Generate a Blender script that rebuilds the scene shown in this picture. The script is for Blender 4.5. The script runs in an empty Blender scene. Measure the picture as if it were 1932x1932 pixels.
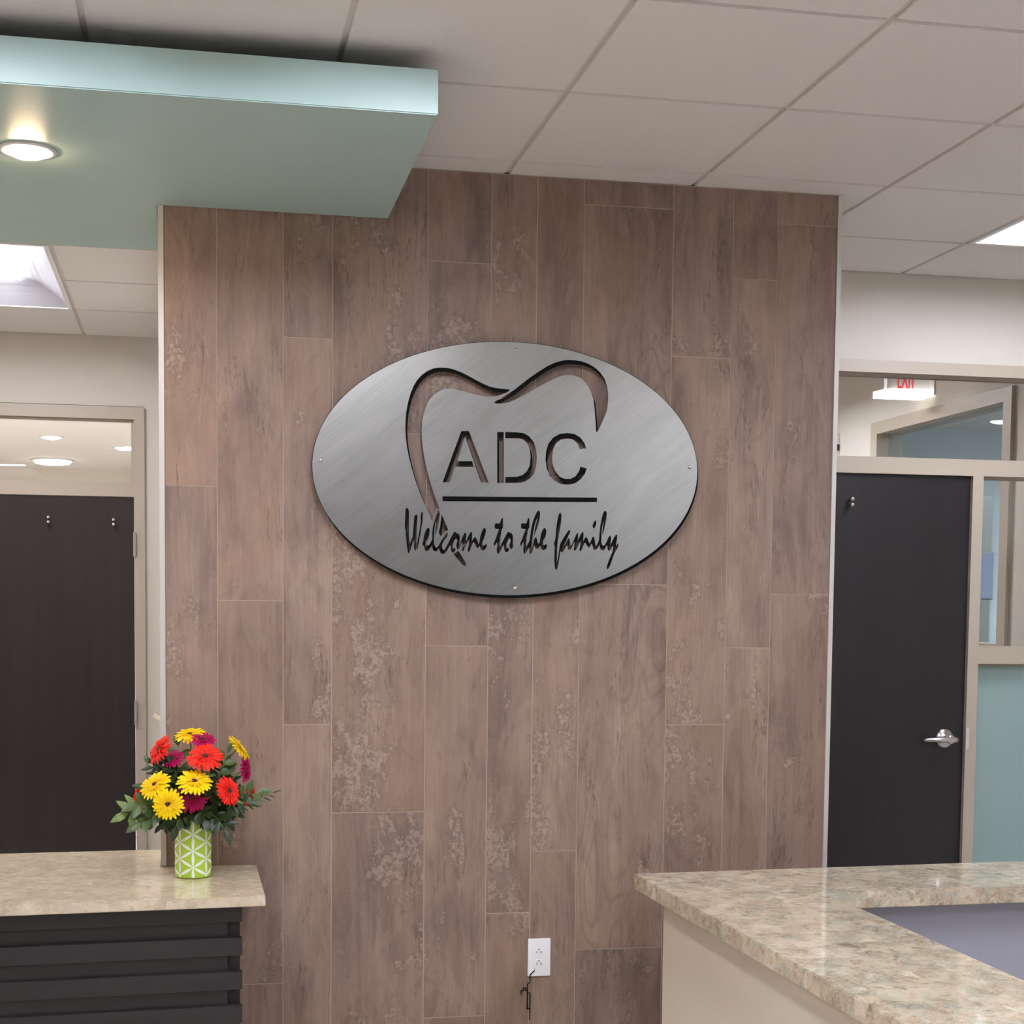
# Reception area: tiled feature wall with an oval metal sign, two counters, soffit, doors left and right
import bpy, bmesh, math, random
from mathutils import Vector, Matrix
random.seed(7)
C = bpy.context.scene.collection
scene = bpy.context.scene
# ------------------------------------------------------------------ camera
EYE = 1.5524
cam_d = bpy.data.cameras.new('camera'); cam = bpy.data.objects.new('camera', cam_d); C.objects.link(cam)
RIGHT = Vector((0.98247055, -0.1862361, 0.00823026))
DOWN = Vector((-0.00376684, -0.06397338, -0.9979445))
FWD = Vector((0.1863798, 0.98042007, -0.06355348))
m = Matrix((RIGHT, -DOWN, -FWD)).transposed().to_4x4()
m.translation = Vector((0, 0, EYE))
cam.matrix_world = m
cam_d.sensor_width = 36; cam_d.lens = 2769.03 / 1932 * 36
cam_d.shift_x = (966 - 880.55) / 1932; cam_d.shift_y = (1330.66 - 966) / 1932
cam_d.clip_start = 0.05; cam_d.clip_end = 60
scene.camera = cam
# ------------------------------------------------------------------ world, exposure, lamp strengths
w = bpy.data.worlds.new('world'); scene.world = w; w.use_nodes = True
w.node_tree.nodes['Background'].inputs[0].default_value = (0.75, 0.85, 1.0, 1)
w.node_tree.nodes['Background'].inputs[1].default_value = 4.5
scene.view_settings.view_transform = 'Standard'; scene.view_settings.look = 'None'
scene.view_settings.gamma = 1; scene.view_settings.use_curve_mapping = False
scene.view_settings.exposure = 0.55
scene.cycles.use_adaptive_sampling = True; scene.cycles.adaptive_threshold = .05
scene.cycles.max_bounces = 8; scene.cycles.diffuse_bounces = 4; scene.cycles.glossy_bounces = 4
scene.cycles.transparent_max_bounces = 12
scene.cycles.sample_clamp_indirect = 4; scene.cycles.caustics_reflective = False; scene.cycles.caustics_refractive = False
try:
    scene.cycles.use_denoising = True
except Exception:
    pass
TROFFER_POWER = 28.5      # recessed fluorescent panels
HALL_TROFFER_POWER = 34.0
BACK_FILL_POWER = 420.0
CORRIDOR_POWER = 48.0
BLUE_ROOM_POWER = 240.0
DOWNLIGHT_POWER = 110.0    # warm can lights
H = 2.918                 # ceiling height
YW = 4.5727               # face of the tiled wall
SIGN = {
    'tooth_left': [9944,22471,9873,22485,9662,22494,9452,22514,9277,22548,9066,22629,8821,22745,8576,22864,8333,22972,8089,23047,7916,23074,7709,23076,7502,23041,7297,22946,7126,22816,6989,22660,6887,22488,6786,22250,6712,21979,6662,21709,6636,21439,6631,21170,6646,20902,6686,20600,6746,20298,6834,19963,6939,19628,7062,19292,7184,18990,7330,18714,7497,18349,7540,18486,7574,18597,7608,18683,7659,18735,7720,18736,7599,19033,7465,19404,7352,19773,7263,20143,7192,20513,7155,20849,7143,21186,7162,21456,7219,21710,7303,21949,7422,22138,7577,22285,7749,22385,7921,22435,8094,22445,8268,22410,8476,22367,8720,22308,8965,22253,9175,22233,9385,22240,9594,22288,9769,22362,9891,22428],
    'tooth_mid': [7782,18576,8003,18069,7968,18051,7908,18025,7856,17973,7770,17860,7691,17995,7733,18132,7758,18286,7774,18439],
    'tooth_tip': [8174,17329,8244,17364,8305,17417,8348,17409,8419,17290,8490,17171,8570,17052,8588,16993,8562,16949,8509,16966,8439,17016,8333,17135,8245,17236],
    'tooth_right': [9428,22062,9473,22101,9665,22216,9875,22342,10084,22486,10329,22682,10574,22878,10854,23075,11136,23256,11383,23375,11595,23438,11773,23469,12023,23469,12238,23443,12454,23376,12670,23265,12852,23117,12999,22917,13082,22679,13122,22440,13118,22165,13093,21957,13016,21748,12911,21520,12824,21328,12764,21237,12735,21291,12721,21497,12699,21772,12670,22046,12630,22303,12555,22506,12463,22674,12318,22840,12173,22938,11994,22992,11779,23001,11566,22959,11318,22854,11036,22701,10719,22519,10403,22327,10123,22181,9877,22081,9667,22036,9492,22034],
    'A': [7811,19548,8392,21147,8633,21154,9277,19573,9038,19567,8516,20981,8275,20211,8745,20224,8799,20048,8200,20033,8040,19553],
    'D1': [9535,21152,9746,21158,9762,19571,9551,19566],
    'D2': [9795,21160,10134,21163,10381,21143,10559,21053,10703,20886,10783,20683,10822,20410,10800,20135,10732,19893,10609,19736,10433,19629,10221,19582,9811,19572,9810,19757,10184,19777,10360,19833,10500,19956,10587,20130,10619,20405,10588,20643,10508,20829,10383,20938,10241,20975,9797,20962],
    'C': [12419,20730,12362,20884,12234,21052,12054,21160,11803,21194,11553,21152,11341,21032,11183,20832,11115,20590,11100,20349,11139,20076,11249,19821,11429,19653,11645,19579,11860,19567,12074,19617,12270,19760,12394,19936,12445,20093,12247,20149,12195,20000,12089,19842,11929,19758,11750,19747,11570,19811,11425,19980,11333,20184,11313,20424,11345,20665,11432,20856,11591,20981,11805,21015,11984,20993,12129,20877,12221,20690],
    'bar': [7814,19113,12801,19184,12803,19039,7815,18963],
    'W': [6692,18731,6735,18707,6761,18623,6757,18436,6760,18182,6757,17927,6770,17775,6788,17622,6835,17725,6878,17845,6894,18015,6905,18185,6918,18355,6926,18456,6960,18517,7003,18538,7024,18509,7030,18442,7022,18323,7009,18153,7002,17949,6999,17779,7000,17626,7034,17728,7068,17882,7093,18018,7126,18223,7134,18359,7128,18477,7144,18580,7184,18635,7196,18589,7194,18445,7186,18292,7161,18155,7136,17985,7103,17814,7078,17678,7058,17559,7036,17456,6984,17413,6941,17438,6923,17522,6908,17675,6901,17769,6879,17692,6853,17589,6820,17453,6789,17359,6760,17333,6734,17349,6716,17451,6695,17604,6676,17773,6662,17943,6656,18044,6632,18095,6634,18264,6642,18434,6649,18620,6661,18705],
    'elcome': [7200,17535,7182,17629,7216,17714,7232,17851,7257,17953,7300,18056,7352,18125,7404,18109,7418,18041,7396,17905,7371,17802,7345,17734,7320,17725,7306,17682,7320,17597,7364,17572,7424,17633,7476,17727,7496,17787,7495,17941,7508,18094,7541,18282,7575,18452,7608,18572,7651,18667,7694,18690,7721,18642,7730,18507,7706,18336,7672,18165,7638,18028,7613,17926,7596,17866,7585,17959,7594,18096,7606,18232,7624,18334,7593,18283,7568,18095,7556,17942,7548,17754,7563,17618,7598,17533,7642,17509,7694,17569,7771,17707,7840,17827,7908,17948,7969,18009,7990,17966,7982,17881,7927,17812,7858,17725,7815,17639,7807,17554,7833,17469,7877,17436,7929,17522,7998,17642,8066,17797,8135,17918,8195,18021,8239,18014,8253,17971,8291,17980,8344,17947,8371,17871,8372,17751,8361,17631,8398,17700,8450,17838,8501,17959,8553,18002,8580,17960,8572,17857,8564,17754,8607,17807,8676,17962,8737,18040,8767,17998,8765,17878,8757,17723,8800,17810,8852,17871,8896,17837,8932,17744,8982,17642,9003,17745,9027,17899,9070,18037,9131,18150,9183,18151,9205,18091,9185,17954,9151,17850,9125,17764,9090,17729,9100,17626,9144,17593,9188,17636,9223,17671,9241,17577,9189,17491,9119,17447,9058,17471,9022,17557,9004,17608,8978,17539,8934,17512,8890,17572,8845,17674,8818,17716,8792,17690,8741,17569,8698,17448,8655,17388,8628,17422,8645,17568,8670,17705,8678,17773,8626,17721,8557,17583,8497,17445,8462,17414,8436,17444,8452,17581,8460,17701,8425,17632,8365,17512,8322,17463,8287,17485,8260,17578,8276,17698,8293,17758,8258,17809,8215,17766,8172,17679,8155,17577,8164,17508,8225,17509,8240,17458,8200,17381,8148,17368,8095,17422,8077,17524,8071,17601,8050,17575,7973,17437,7895,17342,7826,17315,7765,17348,7729,17433,7712,17501,7677,17441,7617,17394,7547,17413,7503,17498,7490,17574,7459,17531,7391,17436,7313,17401,7261,17451,7234,17545,7220,17595],
    'to': [9453,17668,9495,17770,9537,17879,9573,17988,9609,18085,9628,18133,9523,18131,9483,18167,9482,18263,9509,18311,9651,18308,9668,18374,9692,18447,9723,18486,9752,18460,9752,18376,9749,18316,9758,18256,9751,18160,9714,18123,9696,18038,9685,17942,9674,17834,9662,17737,9655,17653,9658,17575,9688,17641,9743,17739,9803,17860,9864,17969,9907,18042,9937,18057,9969,18019,10012,18020,10056,17973,10078,17901,10077,17780,10065,17696,10093,17648,10101,17600,10067,17539,10024,17496,9993,17514,9970,17586,9966,17646,9991,17707,10002,17767,9989,17827,9964,17853,9940,17826,9903,17741,9873,17693,9865,17608,9881,17548,9936,17549,9950,17465,9913,17416,9870,17403,9826,17433,9801,17499,9781,17583,9778,17649,9744,17594,9708,17509,9659,17400,9617,17351,9573,17375,9558,17459,9562,17555,9570,17675,9564,17729,9527,17663,9485,17578],
    'the': [10307,17682,10350,17785,10392,17894,10428,18003,10464,18101,10480,18149,10377,18147,10333,18182,10332,18279,10356,18327,10505,18324,10523,18391,10547,18464,10578,18503,10606,18477,10606,18393,10601,18332,10608,18272,10606,18176,10569,18139,10552,18054,10534,17957,10523,17848,10512,17752,10506,17667,10511,17589,10544,17656,10587,17729,10617,17790,10622,17874,10640,17983,10657,18116,10680,18249,10716,18395,10764,18528,10813,18638,10862,18717,10899,18736,10937,18701,10946,18616,10933,18483,10903,18350,10867,18229,10825,18107,10783,17998,10762,17955,10758,18009,10775,18155,10805,18276,10841,18397,10870,18518,10803,18372,10762,18215,10732,18069,10715,17936,10698,17791,10687,17670,10694,17561,10718,17634,10742,17755,10772,17841,10815,17904,10844,17866,10860,17782,10880,17709,10911,17686,10942,17735,10959,17832,10971,17941,10994,18038,11037,18135,11086,18197,11130,18185,11156,18101,11151,18004,11121,17907,11091,17834,11066,17797,11047,17785,11048,17736,11068,17664,11105,17647,11161,17704,11187,17618,11157,17545,11113,17502,11063,17485,11013,17506,10987,17566,10974,17620,10943,17620,10913,17565,10857,17525,10807,17551,10781,17623,10768,17653,10744,17586,10708,17453,10678,17386,10640,17370,10615,17427,10601,17512,10601,17566,10564,17523,10515,17414,10466,17367,10429,17388,10413,17472,10417,17569,10419,17690,10418,17744,10382,17677,10333,17592],
    'family': [11599,18688,11632,18654,11641,18544,11632,18364,11605,18197,11571,18031,11544,17892,11529,17753,11522,17614,11515,17406,11509,17254,11508,17122,11539,17226,11565,17366,11582,17546,11598,17643,11632,17741,11689,17839,11759,17951,11829,18063,11900,18148,11936,18120,11927,18051,11881,17967,11818,17827,11762,17715,11720,17631,11777,17688,11833,17814,11875,17886,11911,17877,11924,17787,11942,17677,11979,17636,12020,17747,12076,17873,12132,17999,12167,18062,12197,18028,12198,17931,12192,17834,12234,17904,12290,18030,12344,18107,12372,18059,12371,17948,12363,17788,12408,17879,12458,17938,12494,17908,12532,17812,12583,17722,12625,17827,12667,17925,12696,17956,12730,17926,12749,17801,12772,17677,12801,17656,12851,17761,12886,17846,12891,17971,12903,18124,12923,18305,12956,18501,13004,18682,13053,18770,13097,18775,13127,18699,13122,18574,13095,18392,13061,18225,13027,18085,13007,17994,12991,18084,13003,18224,13016,18349,13033,18454,13003,18363,12978,18251,12966,18111,12964,17944,12962,17805,12989,17694,13033,17660,13077,17682,13133,17780,13189,17920,13246,17991,13283,17950,13278,17838,13265,17692,13322,17811,13392,17952,13449,18030,13486,18009,13481,17898,13461,17772,13455,17646,13512,17759,13531,17675,13486,17563,13415,17450,13365,17337,13317,17183,13261,17028,13204,16930,13160,16929,13152,16999,13201,17153,13271,17322,13327,17448,13348,17546,13353,17665,13310,17616,13261,17531,13210,17509,13173,17558,13164,17641,13156,17690,13107,17612,13064,17535,13007,17513,12948,17540,12918,17609,12905,17686,12874,17636,12817,17552,12753,17512,12702,17550,12679,17633,12656,17702,12641,17716,12599,17646,12549,17589,12505,17630,12461,17713,12431,17754,12396,17698,12354,17600,12298,17488,12269,17463,12247,17501,12260,17626,12273,17738,12279,17787,12237,17737,12181,17611,12124,17513,12081,17492,12059,17526,12072,17637,12078,17735,12082,17776,12036,17692,11980,17566,11923,17503,11872,17537,11847,17620,11834,17668,11792,17605,11736,17479,11680,17423,11636,17443,11621,17477,11595,17297,11568,17130,11542,16963,11500,16872,11464,16892,11441,16989,11424,17197,11429,17405,11434,17571,11403,17709,11438,17807,11458,17932,11470,18140,11489,18306,11523,18500,11557,18639],
    'dot': [12761,18469,12790,18428,12778,18317,12736,18219,12692,18211,12665,18273,12676,18342,12718,18427]}

# ------------------------------------------------------------------ helpers
ORG = {}
def place(o, parent):
    if parent is not None:
        o.parent = parent
def obj(name, bm, mat, parent=None, centre=False, smooth=False, mats=None):
    """link a bmesh drawn in world space as one object, local to its (unrotated) parent"""
    org = Vector(ORG.get(parent.name, (0, 0, 0))) if parent is not None else Vector((0, 0, 0))
    c = Vector((0, 0, 0))
    if centre:
        xs = [v.co.copy() for v in bm.verts]
        lo = Vector([min(v[i] for v in xs) for i in range(3)]); hi = Vector([max(v[i] for v in xs) for i in range(3)])
        c = (lo + hi) / 2
    else:
        c = org.copy()
    bmesh.ops.translate(bm, verts=bm.verts, vec=-c)
    me = bpy.data.meshes.new(name); bm.to_mesh(me); bm.free()
    for mm in (mats or [mat]): me.materials.append(mm)
    if smooth:
        for p in me.polygons: p.use_smooth = True
    o = bpy.data.objects.new(name, me); C.objects.link(o)
    place(o, parent)
    o.location = c - org if parent is not None else (c if centre else (0, 0, 0))
    ORG[o.name] = c if (centre or parent is not None) else Vector((0, 0, 0))
    return o
def copy(o, parent=None, loc=None):
    c = o.copy(); C.objects.link(c); c.parent = parent
    if loc is not None: c.location = loc
    return c
def empty(name, loc, label=None, cat=None, group=None, kind=None):
    o = bpy.data.objects.new(name, None); C.objects.link(o); o.location = loc; o.empty_display_size = .1
    ORG[o.name] = Vector(loc); tag(o, label, cat, group, kind); return o
def tag(o, label=None, cat=None, group=None, kind=None):
    if label: o['label'] = label
    if cat: o['category'] = cat
    if group: o['group'] = group
    if kind: o['kind'] = kind
    return o
def box(bm, x0, x1, y0, y1, z0, z1, bev=0, mi=0):
    r = bmesh.ops.create_cube(bm, size=1)
    vs = r['verts']
    for v in vs:
        v.co = Vector((x0 + (v.co.x + .5) * (x1 - x0), y0 + (v.co.y + .5) * (y1 - y0), z0 + (v.co.z + .5) * (z1 - z0)))
    fs = set(f for v in vs for f in v.link_faces)
    for f in fs: f.material_index = mi
    if bev:
        es = list(set(e for v in vs for e in v.link_edges))
        bmesh.ops.bevel(bm, geom=es, offset=bev, segments=2, affect='EDGES', profile=.6)
    return bm
def B(*a, **k):
    bm = bmesh.new(); return box(bm, *a, **k)
def prism(bm, poly, z0, z1, mi=0):
    lo = [bm.verts.new((x, y, z0)) for x, y in poly]; hi = [bm.verts.new((x, y, z1)) for x, y in poly]
    n = len(poly); fs = [bm.faces.new(lo[::-1]), bm.faces.new(hi)]
    for i in range(n): fs.append(bm.faces.new((lo[i], lo[(i + 1) % n], hi[(i + 1) % n], hi[i])))
    for f in fs: f.material_index = mi
    bmesh.ops.recalc_face_normals(bm, faces=fs)
    return bm
def tube(bm, pts, r, n=8, cap=True):
    pts = [Vector(p) for p in pts]; rings = []
    for i, p in enumerate(pts):
        a = pts[max(i - 1, 0)]; b = pts[min(i + 1, len(pts) - 1)]; t = (b - a).normalized()
        u = t.cross(Vector((0, 0, 1)));
        if u.length < .05: u = t.cross(Vector((0, 1, 0)))
        u.normalize(); v = t.cross(u)
        rr = r[i] if isinstance(r, (list, tuple)) else r
        rings.append([bm.verts.new(p + rr * (math.cos(2 * math.pi * k / n) * u + math.sin(2 * math.pi * k / n) * v)) for k in range(n)])
    for a, b in zip(rings, rings[1:]):
        for k in range(n): bm.faces.new((a[k], a[(k + 1) % n], b[(k + 1) % n], b[k]))
    if cap: bm.faces.new(rings[0][::-1]); bm.faces.new(rings[-1])
    return bm
def lathe(bm, prof, n=32, c=(0, 0, 0), M=None):
    """prof: (radius, height) list turned about local z"""
    rings = []
    M = M or Matrix.Identity(4)
    for r, z in prof:
        if r < 1e-6: rings.append([bm.verts.new(M @ Vector((0, 0, z)) + Vector(c))])
        else: rings.append([bm.verts.new(M @ Vector((r * math.cos(2 * math.pi * k / n), r * math.sin(2 * math.pi * k / n), z)) + Vector(c)) for k in range(n)])
    for a, b in zip(rings, rings[1:]):
        for k in range(n):
            k2 = (k + 1) % n
            if len(a) == 1 and len(b) == 1: continue
            if len(a) == 1: bm.faces.new((a[0], b[k2], b[k]))
            elif len(b) == 1: bm.faces.new((a[k], a[k2], b[0]))
            else: bm.faces.new((a[k], a[k2], b[k2], b[k]))
    bmesh.ops.recalc_face_normals(bm, faces=bm.faces)
    return bm
# ------------------------------------------------------------------ materials
class NT:
    def __init__(s, name):
        s.m = bpy.data.materials.new(name); s.m.use_nodes = True; s.t = s.m.node_tree
        s.b = s.t.nodes['Principled BSDF']; s.out = s.t.nodes['Material Output']
    def n(s, typ, props=None, **ins):
        x = s.t.nodes.new('ShaderNode' + typ)
        for k, v in (props or {}).items(): setattr(x, k, v)
        for k, v in ins.items():
            k = int(k[1:]) if k[0] == '_' and k[1:].isdigit() else k.replace('_', ' ')
            s.set(x.inputs[k], v)
        return x
    def set(s, sock, v):
        if isinstance(v, bpy.types.NodeSocket): s.t.links.new(v, sock)
        elif isinstance(v, bpy.types.Node): s.t.links.new(v.outputs[0], sock)
        else: sock.default_value = v
    def p(s, **k):
        for a, v in k.items(): s.set(s.b.inputs[a.replace('_', ' ')], v)
    def math(s, op, a, b=0.0, clamp=False):
        return s.n('Math', {'operation': op, 'use_clamp': clamp}, _0=a, _1=b).outputs[0]
    def vmath(s, op, a, b):
        return s.n('VectorMath', {'operation': op}, _0=a, _1=b).outputs[0]
    def mix(s, f, a, b, mode='MIX'):
        x = s.n('Mix', {'data_type': 'RGBA', 'blend_type': mode})
        s.set(x.inputs[0], f); s.set(x.inputs[6], a); s.set(x.inputs[7], b); return x.outputs[2]
    def ramp(s, f, stops, interp='LINEAR'):
        x = s.n('ValToRGB', _0=f); r = x.color_ramp; r.interpolation = interp
        while len(r.elements) < len(stops): r.elements.new(.5)
        for e, (p, c) in zip(r.elements, stops):
            e.position = p; e.color = c if len(c) == 4 else (*c, 1)
        return x.outputs[0]
    def noise(s, vec, scale, detail=4, rough=.5, dist=0.0):
        return s.n('TexNoise', None, Vector=vec, Scale=scale, Detail=detail, Roughness=rough, Distortion=dist).outputs[0]
    def coord(s): return s.n('TexCoord').outputs['Object']
    def bump(s, h, strength=.3, dist=.002):
        return s.n('Bump', None, Height=h, Strength=strength, Distance=dist).outputs[0]
def srgb(r, g, b):
    f = lambda c: (c / 255 / 12.92) if c / 255 <= .04045 else ((c / 255 + .055) / 1.055) ** 2.4
    return (f(r), f(g), f(b), 1)
def plain(name, col, rough=.5, metal=0.0, spec=.5, noise=0.0, nscale=40, bump=0.0):
    t = NT(name); t.p(Base_Color=col, Roughness=rough, Metallic=metal, Specular_IOR_Level=spec)
    if noise or bump:
        n = t.noise(t.coord(), nscale, 5, .6)
        if noise:
            d = tuple(c * (1 - noise) for c in col[:3]) + (1,); l = tuple(min(1, c * (1 + noise)) for c in col[:3]) + (1,)
            t.p(Base_Color=t.ramp(n, [(.3, d), (.7, l)]))
        if bump: t.p(Normal=t.bump(n, bump, .001))
    return t.m
def emit(name, col, s):
    t = NT(name); t.p(Base_Color=(.8, .8, .8, 1), Emission_Color=col, Emission_Strength=s); return t.m
def glass(name, tint=(1, 1, 1, 1), rough=0.0, refl=1.0):
    t = NT(name); fr = t.n('Fresnel', None, IOR=1.5)
    tr = t.n('BsdfTransparent', None, Color=tint); gl = t.n('BsdfGlossy', None, Color=(1, 1, 1, 1), Roughness=rough)
    mx = t.n('MixShader', None, _0=t.math('MULTIPLY', fr.outputs[0], refl), _1=tr.outputs[0], _2=gl.outputs[0])
    t.t.links.new(mx.outputs[0], t.out.inputs[0]); return t.m

def wood_tile_mat():
    t = NT('wood look porcelain')
    info = t.n('ObjectInfo'); rnd = info.outputs['Random']
    sep = t.n('SeparateColor', None, Color=info.outputs['Color']); patch, ring, tone = sep.outputs
    off = t.n('CombineXYZ', None, X=t.math('MULTIPLY', rnd, 31.0), Y=t.math('MULTIPLY', rnd, 17.0), Z=t.math('MULTIPLY', rnd, 53.0)).outputs[0]
    v = t.vmath('ADD', t.coord(), off)
    # slow warp so that the grain wanders
    warp = t.n('TexNoise', None, Vector=t.vmath('MULTIPLY', v, (5, 5, 1.6)), Scale=1.0, Detail=3).outputs[1]
    wv = t.vmath('ADD', v, t.vmath('MULTIPLY', t.vmath('SUBTRACT', warp, (.5, .5, .5)), (.09, 0, .0)))
    fine = t.noise(t.vmath('MULTIPLY', wv, (170, 10, 4.5)), 1, 4, .6)
    streak = t.noise(t.vmath('MULTIPLY', wv, (26, 10, 1.1)), 1, 6, .62, .3)
    cloud = t.noise(t.vmath('MULTIPLY', v, (5.5, 5, 2.2)), 1, 6, .62, .5)
    base = t.ramp(streak, [(.28, srgb(128, 104, 94)), (.46, srgb(163, 137, 124)), (.58, srgb(176, 149, 134)), (.76, srgb(190, 165, 149))])
    base = t.mix(.55, base, t.ramp(cloud, [(.3, srgb(112, 92, 86)), (.44, srgb(150, 125, 114)), (.56, srgb(178, 150, 134)), (.72, srgb(204, 172, 150))]))
    # worn layers: broad crisp edged areas a shade lighter or browner
    ly = t.noise(t.vmath('MULTIPLY', wv, (9, 9, 2.6)), 1, 7, .66, .8)
    base = t.mix(t.math('MULTIPLY', t.math('MULTIPLY', t.math('SUBTRACT', ly, .53), 40.0, True), .20), base, srgb(206, 180, 160))
    base = t.mix(t.math('MULTIPLY', t.math('MULTIPLY', t.math('SUBTRACT', .43, ly), 40.0, True), .22), base, srgb(110, 86, 72))
    base = t.mix(t.math('MULTIPLY', t.ramp(fine, [(.35, (1, 1, 1)), (.55, (0, 0, 0))]), .22), base, srgb(120, 95, 84))
    warm = t.ramp(t.noise(t.vmath('MULTIPLY', v, (3, 3, 1.4)), 1, 4, .55), [(.42, (0, 0, 0)), (.62, (1, 1, 1))])
    base = t.mix(t.math('MULTIPLY', warm, .30), base, srgb(172, 134, 106))
    # growth rings and knots
    rv = t.vmath('MULTIPLY', wv, (9, 9, 1.35))
    rn = t.n('TexNoise', None, Vector=t.vmath('MULTIPLY', v, (7, 7, 2.0)), Scale=1.0, Detail=1).outputs[0]
    rings = t.math('FRACT', t.math('MULTIPLY', rn, 13.0))
    rl = t.ramp(rings, [(0, (1, 1, 1)), (.22, (0, 0, 0)), (.8, (0, 0, 0)), (1, (.8, .8, .8))])
    rmask = t.ramp(t.noise(t.vmath('MULTIPLY', v, (4, 4, 1.6)), 1, 2), [(.45, (0, 0, 0)), (.6, (1, 1, 1))])
    base = t.mix(t.math('MULTIPLY', t.math('MULTIPLY', rl, rmask), t.math('MULTIPLY', ring, .45)), base, srgb(112, 88, 78))
    # lime plaster patches: crisp, eroded edges
    pn = t.noise(t.vmath('MULTIPLY', v, (15, 15, 9)), 1, 9, .72, .5)
    zone = t.noise(t.vmath('MULTIPLY', v, (4, 4, 2.2)), 1, 3, .5)
    pz = t.math('ADD', pn, t.math('MULTIPLY', t.math('SUBTRACT', zone, .5), .9))
    lo = t.math('SUBTRACT', .70, t.math('MULTIPLY', patch, .20))
    pm = t.math('MULTIPLY', t.math('SUBTRACT', pz, lo), 28.0, True)
    rim = t.math('MULTIPLY', t.math('SUBTRACT', pz, t.math('SUBTRACT', lo, .03)), 22.0, True)
    base = t.mix(t.math('MULTIPLY', t.math('SUBTRACT', rim, pm, True), .5), base, srgb(104, 82, 74))
    pit = t.ramp(t.noise(v, 75, 6, .7), [(.42, srgb(142, 116, 104)), (.56, srgb(200, 177, 161))])
    base = t.mix(t.math('MULTIPLY', pm, .62), base, pit)
    # smoky dark areas
    dk = t.ramp(t.noise(t.vmath('MULTIPLY', v, (6, 6, 1.8)), 1, 7, .65, .6), [(.55, (0, 0, 0)), (.68, (1, 1, 1))])
    base = t.mix(t.math('MULTIPLY', dk, .5), base, srgb(112, 92, 88))
    # thin cracks along the grain
    ck = t.noise(t.vmath('MULTIPLY', wv, (16, 16, 1.9)), 1, 5, .6, .4)
    ckl = t.ramp(t.math('ABSOLUTE', t.math('SUBTRACT', ck, .5)), [(0, (1, 1, 1)), (.012, (0, 0, 0))])
    ckm = t.ramp(t.noise(t.vmath('MULTIPLY', v, (5, 5, 3)), 1, 2), [(.52, (0, 0, 0)), (.6, (1, 1, 1))])
    base = t.mix(t.math('MULTIPLY', t.math('MULTIPLY', ckl, ckm), .55), base, srgb(84, 64, 58))
    tn = t.math('ADD', .37, t.math('MULTIPLY', tone, .56))
    base = t.mix(1.0, base, t.n('CombineColor', None, Red=tn, Green=tn, Blue=tn).outputs[0], 'MULTIPLY')
    rr = t.math('ADD', .42, t.math('MULTIPLY', fine, .2))
    t.p(Base_Color=base, Roughness=rr, Specular_IOR_Level=.4)
    h = t.math('ADD', t.math('MULTIPLY', fine, .6), t.math('MULTIPLY', pm, .5))
    t.p(Normal=t.bump(h, .25, .0012))
    return t.m
def quartz_mat(name, sc, tan):
    t = NT(name); v = t.coord()
    wp = t.n('TexNoise', None, Vector=v, Scale=14.0 * sc, Detail=6, Roughness=.65).outputs[1]
    v2 = t.vmath('ADD', v, t.vmath('MULTIPLY', t.vmath('SUBTRACT', wp, (.5, .5, .5)), (.11 / sc,) * 3))
    vo = t.n('TexVoronoi', None, Vector=v2, Scale=30.0 * sc, Randomness=1.0)
    cs = t.n('SeparateColor', None, Color=vo.outputs['Color']).outputs[0]
    cols = [(0, srgb(150, 138, 118)), (.08, srgb(208, 190, 168)), (.30, srgb(194, 172, 148)), (.46, srgb(214, 198, 178)), (.60, srgb(166, 168, 152)),
            (.68, srgb(200, 180, 156)), (.84, srgb(232, 222, 206)), (.90, srgb(172, 146, 120)), (.95, srgb(146, 150, 138))]
    a = t.ramp(cs, cols, 'CONSTANT')
    n1 = t.noise(v2, 30 * sc, 7, .72, .8)
    b = t.ramp(n1, [(.34, srgb(96, 88, 74)), (.43, srgb(168, 150, 126)), (.52, srgb(208, 190, 166)), (.60, srgb(170, 174, 160)), (.68, srgb(212, 198, 178)), (.78, srgb(236, 228, 214))])
    c = t.mix(.62, a, b)
    vo2 = t.n('TexVoronoi', None, Vector=v2, Scale=15.0 * sc, Randomness=1.0)      # a few large smooth chips
    ch = t.math('MULTIPLY', t.math('LESS_THAN', t.n('SeparateColor', None, Color=vo2.outputs['Color']).outputs[1], .13), t.math('LESS_THAN', vo2.outputs['Distance'], .36))
    c = t.mix(t.math('MULTIPLY', ch, .8), c, t.mix(t.n('SeparateColor', None, Color=vo2.outputs['Color']).outputs[2], srgb(186, 160, 132), srgb(236, 222, 204)))
    ve = t.noise(v2, 60 * sc, 6, .75, 1.6)
    vl = t.ramp(t.math('ABSOLUTE', t.math('SUBTRACT', ve, .5)), [(0, (1, 1, 1)), (.04, (0, 0, 0))])
    vm = t.ramp(t.noise(v, 9 * sc, 5), [(.44, (0, 0, 0)), (.58, (1, 1, 1))])
    c = t.mix(t.math('MULTIPLY', t.math('MULTIPLY', vl, vm), .9), c, srgb(78, 76, 66))
    c = t.mix(tan, c, srgb(212, 192, 164))
    t.p(Base_Color=c, Roughness=.07, Specular_IOR_Level=.5)
    return t.m
def door_mat(name, col):
    t = NT(name); v = t.coord()
    n = t.noise(t.vmath('MULTIPLY', v, (22, 22, .9)), 1, 6, .6, .2)
    f = t.noise(t.vmath('MULTIPLY', v, (260, 260, 6)), 1, 3, .6)
    c = t.ramp(n, [(.25, tuple(x * .72 for x in col[:3])), (.55, col[:3]), (.8, tuple(x * 1.35 for x in col[:3]))])
    c = t.mix(t.math('MULTIPLY', f, .35), c, tuple(x * .6 for x in col[:3]) + (1,))
    t.p(Base_Color=c, Roughness=.38, Specular_IOR_Level=.45, Normal=t.bump(f, .15, .0006)); return t.m
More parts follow.
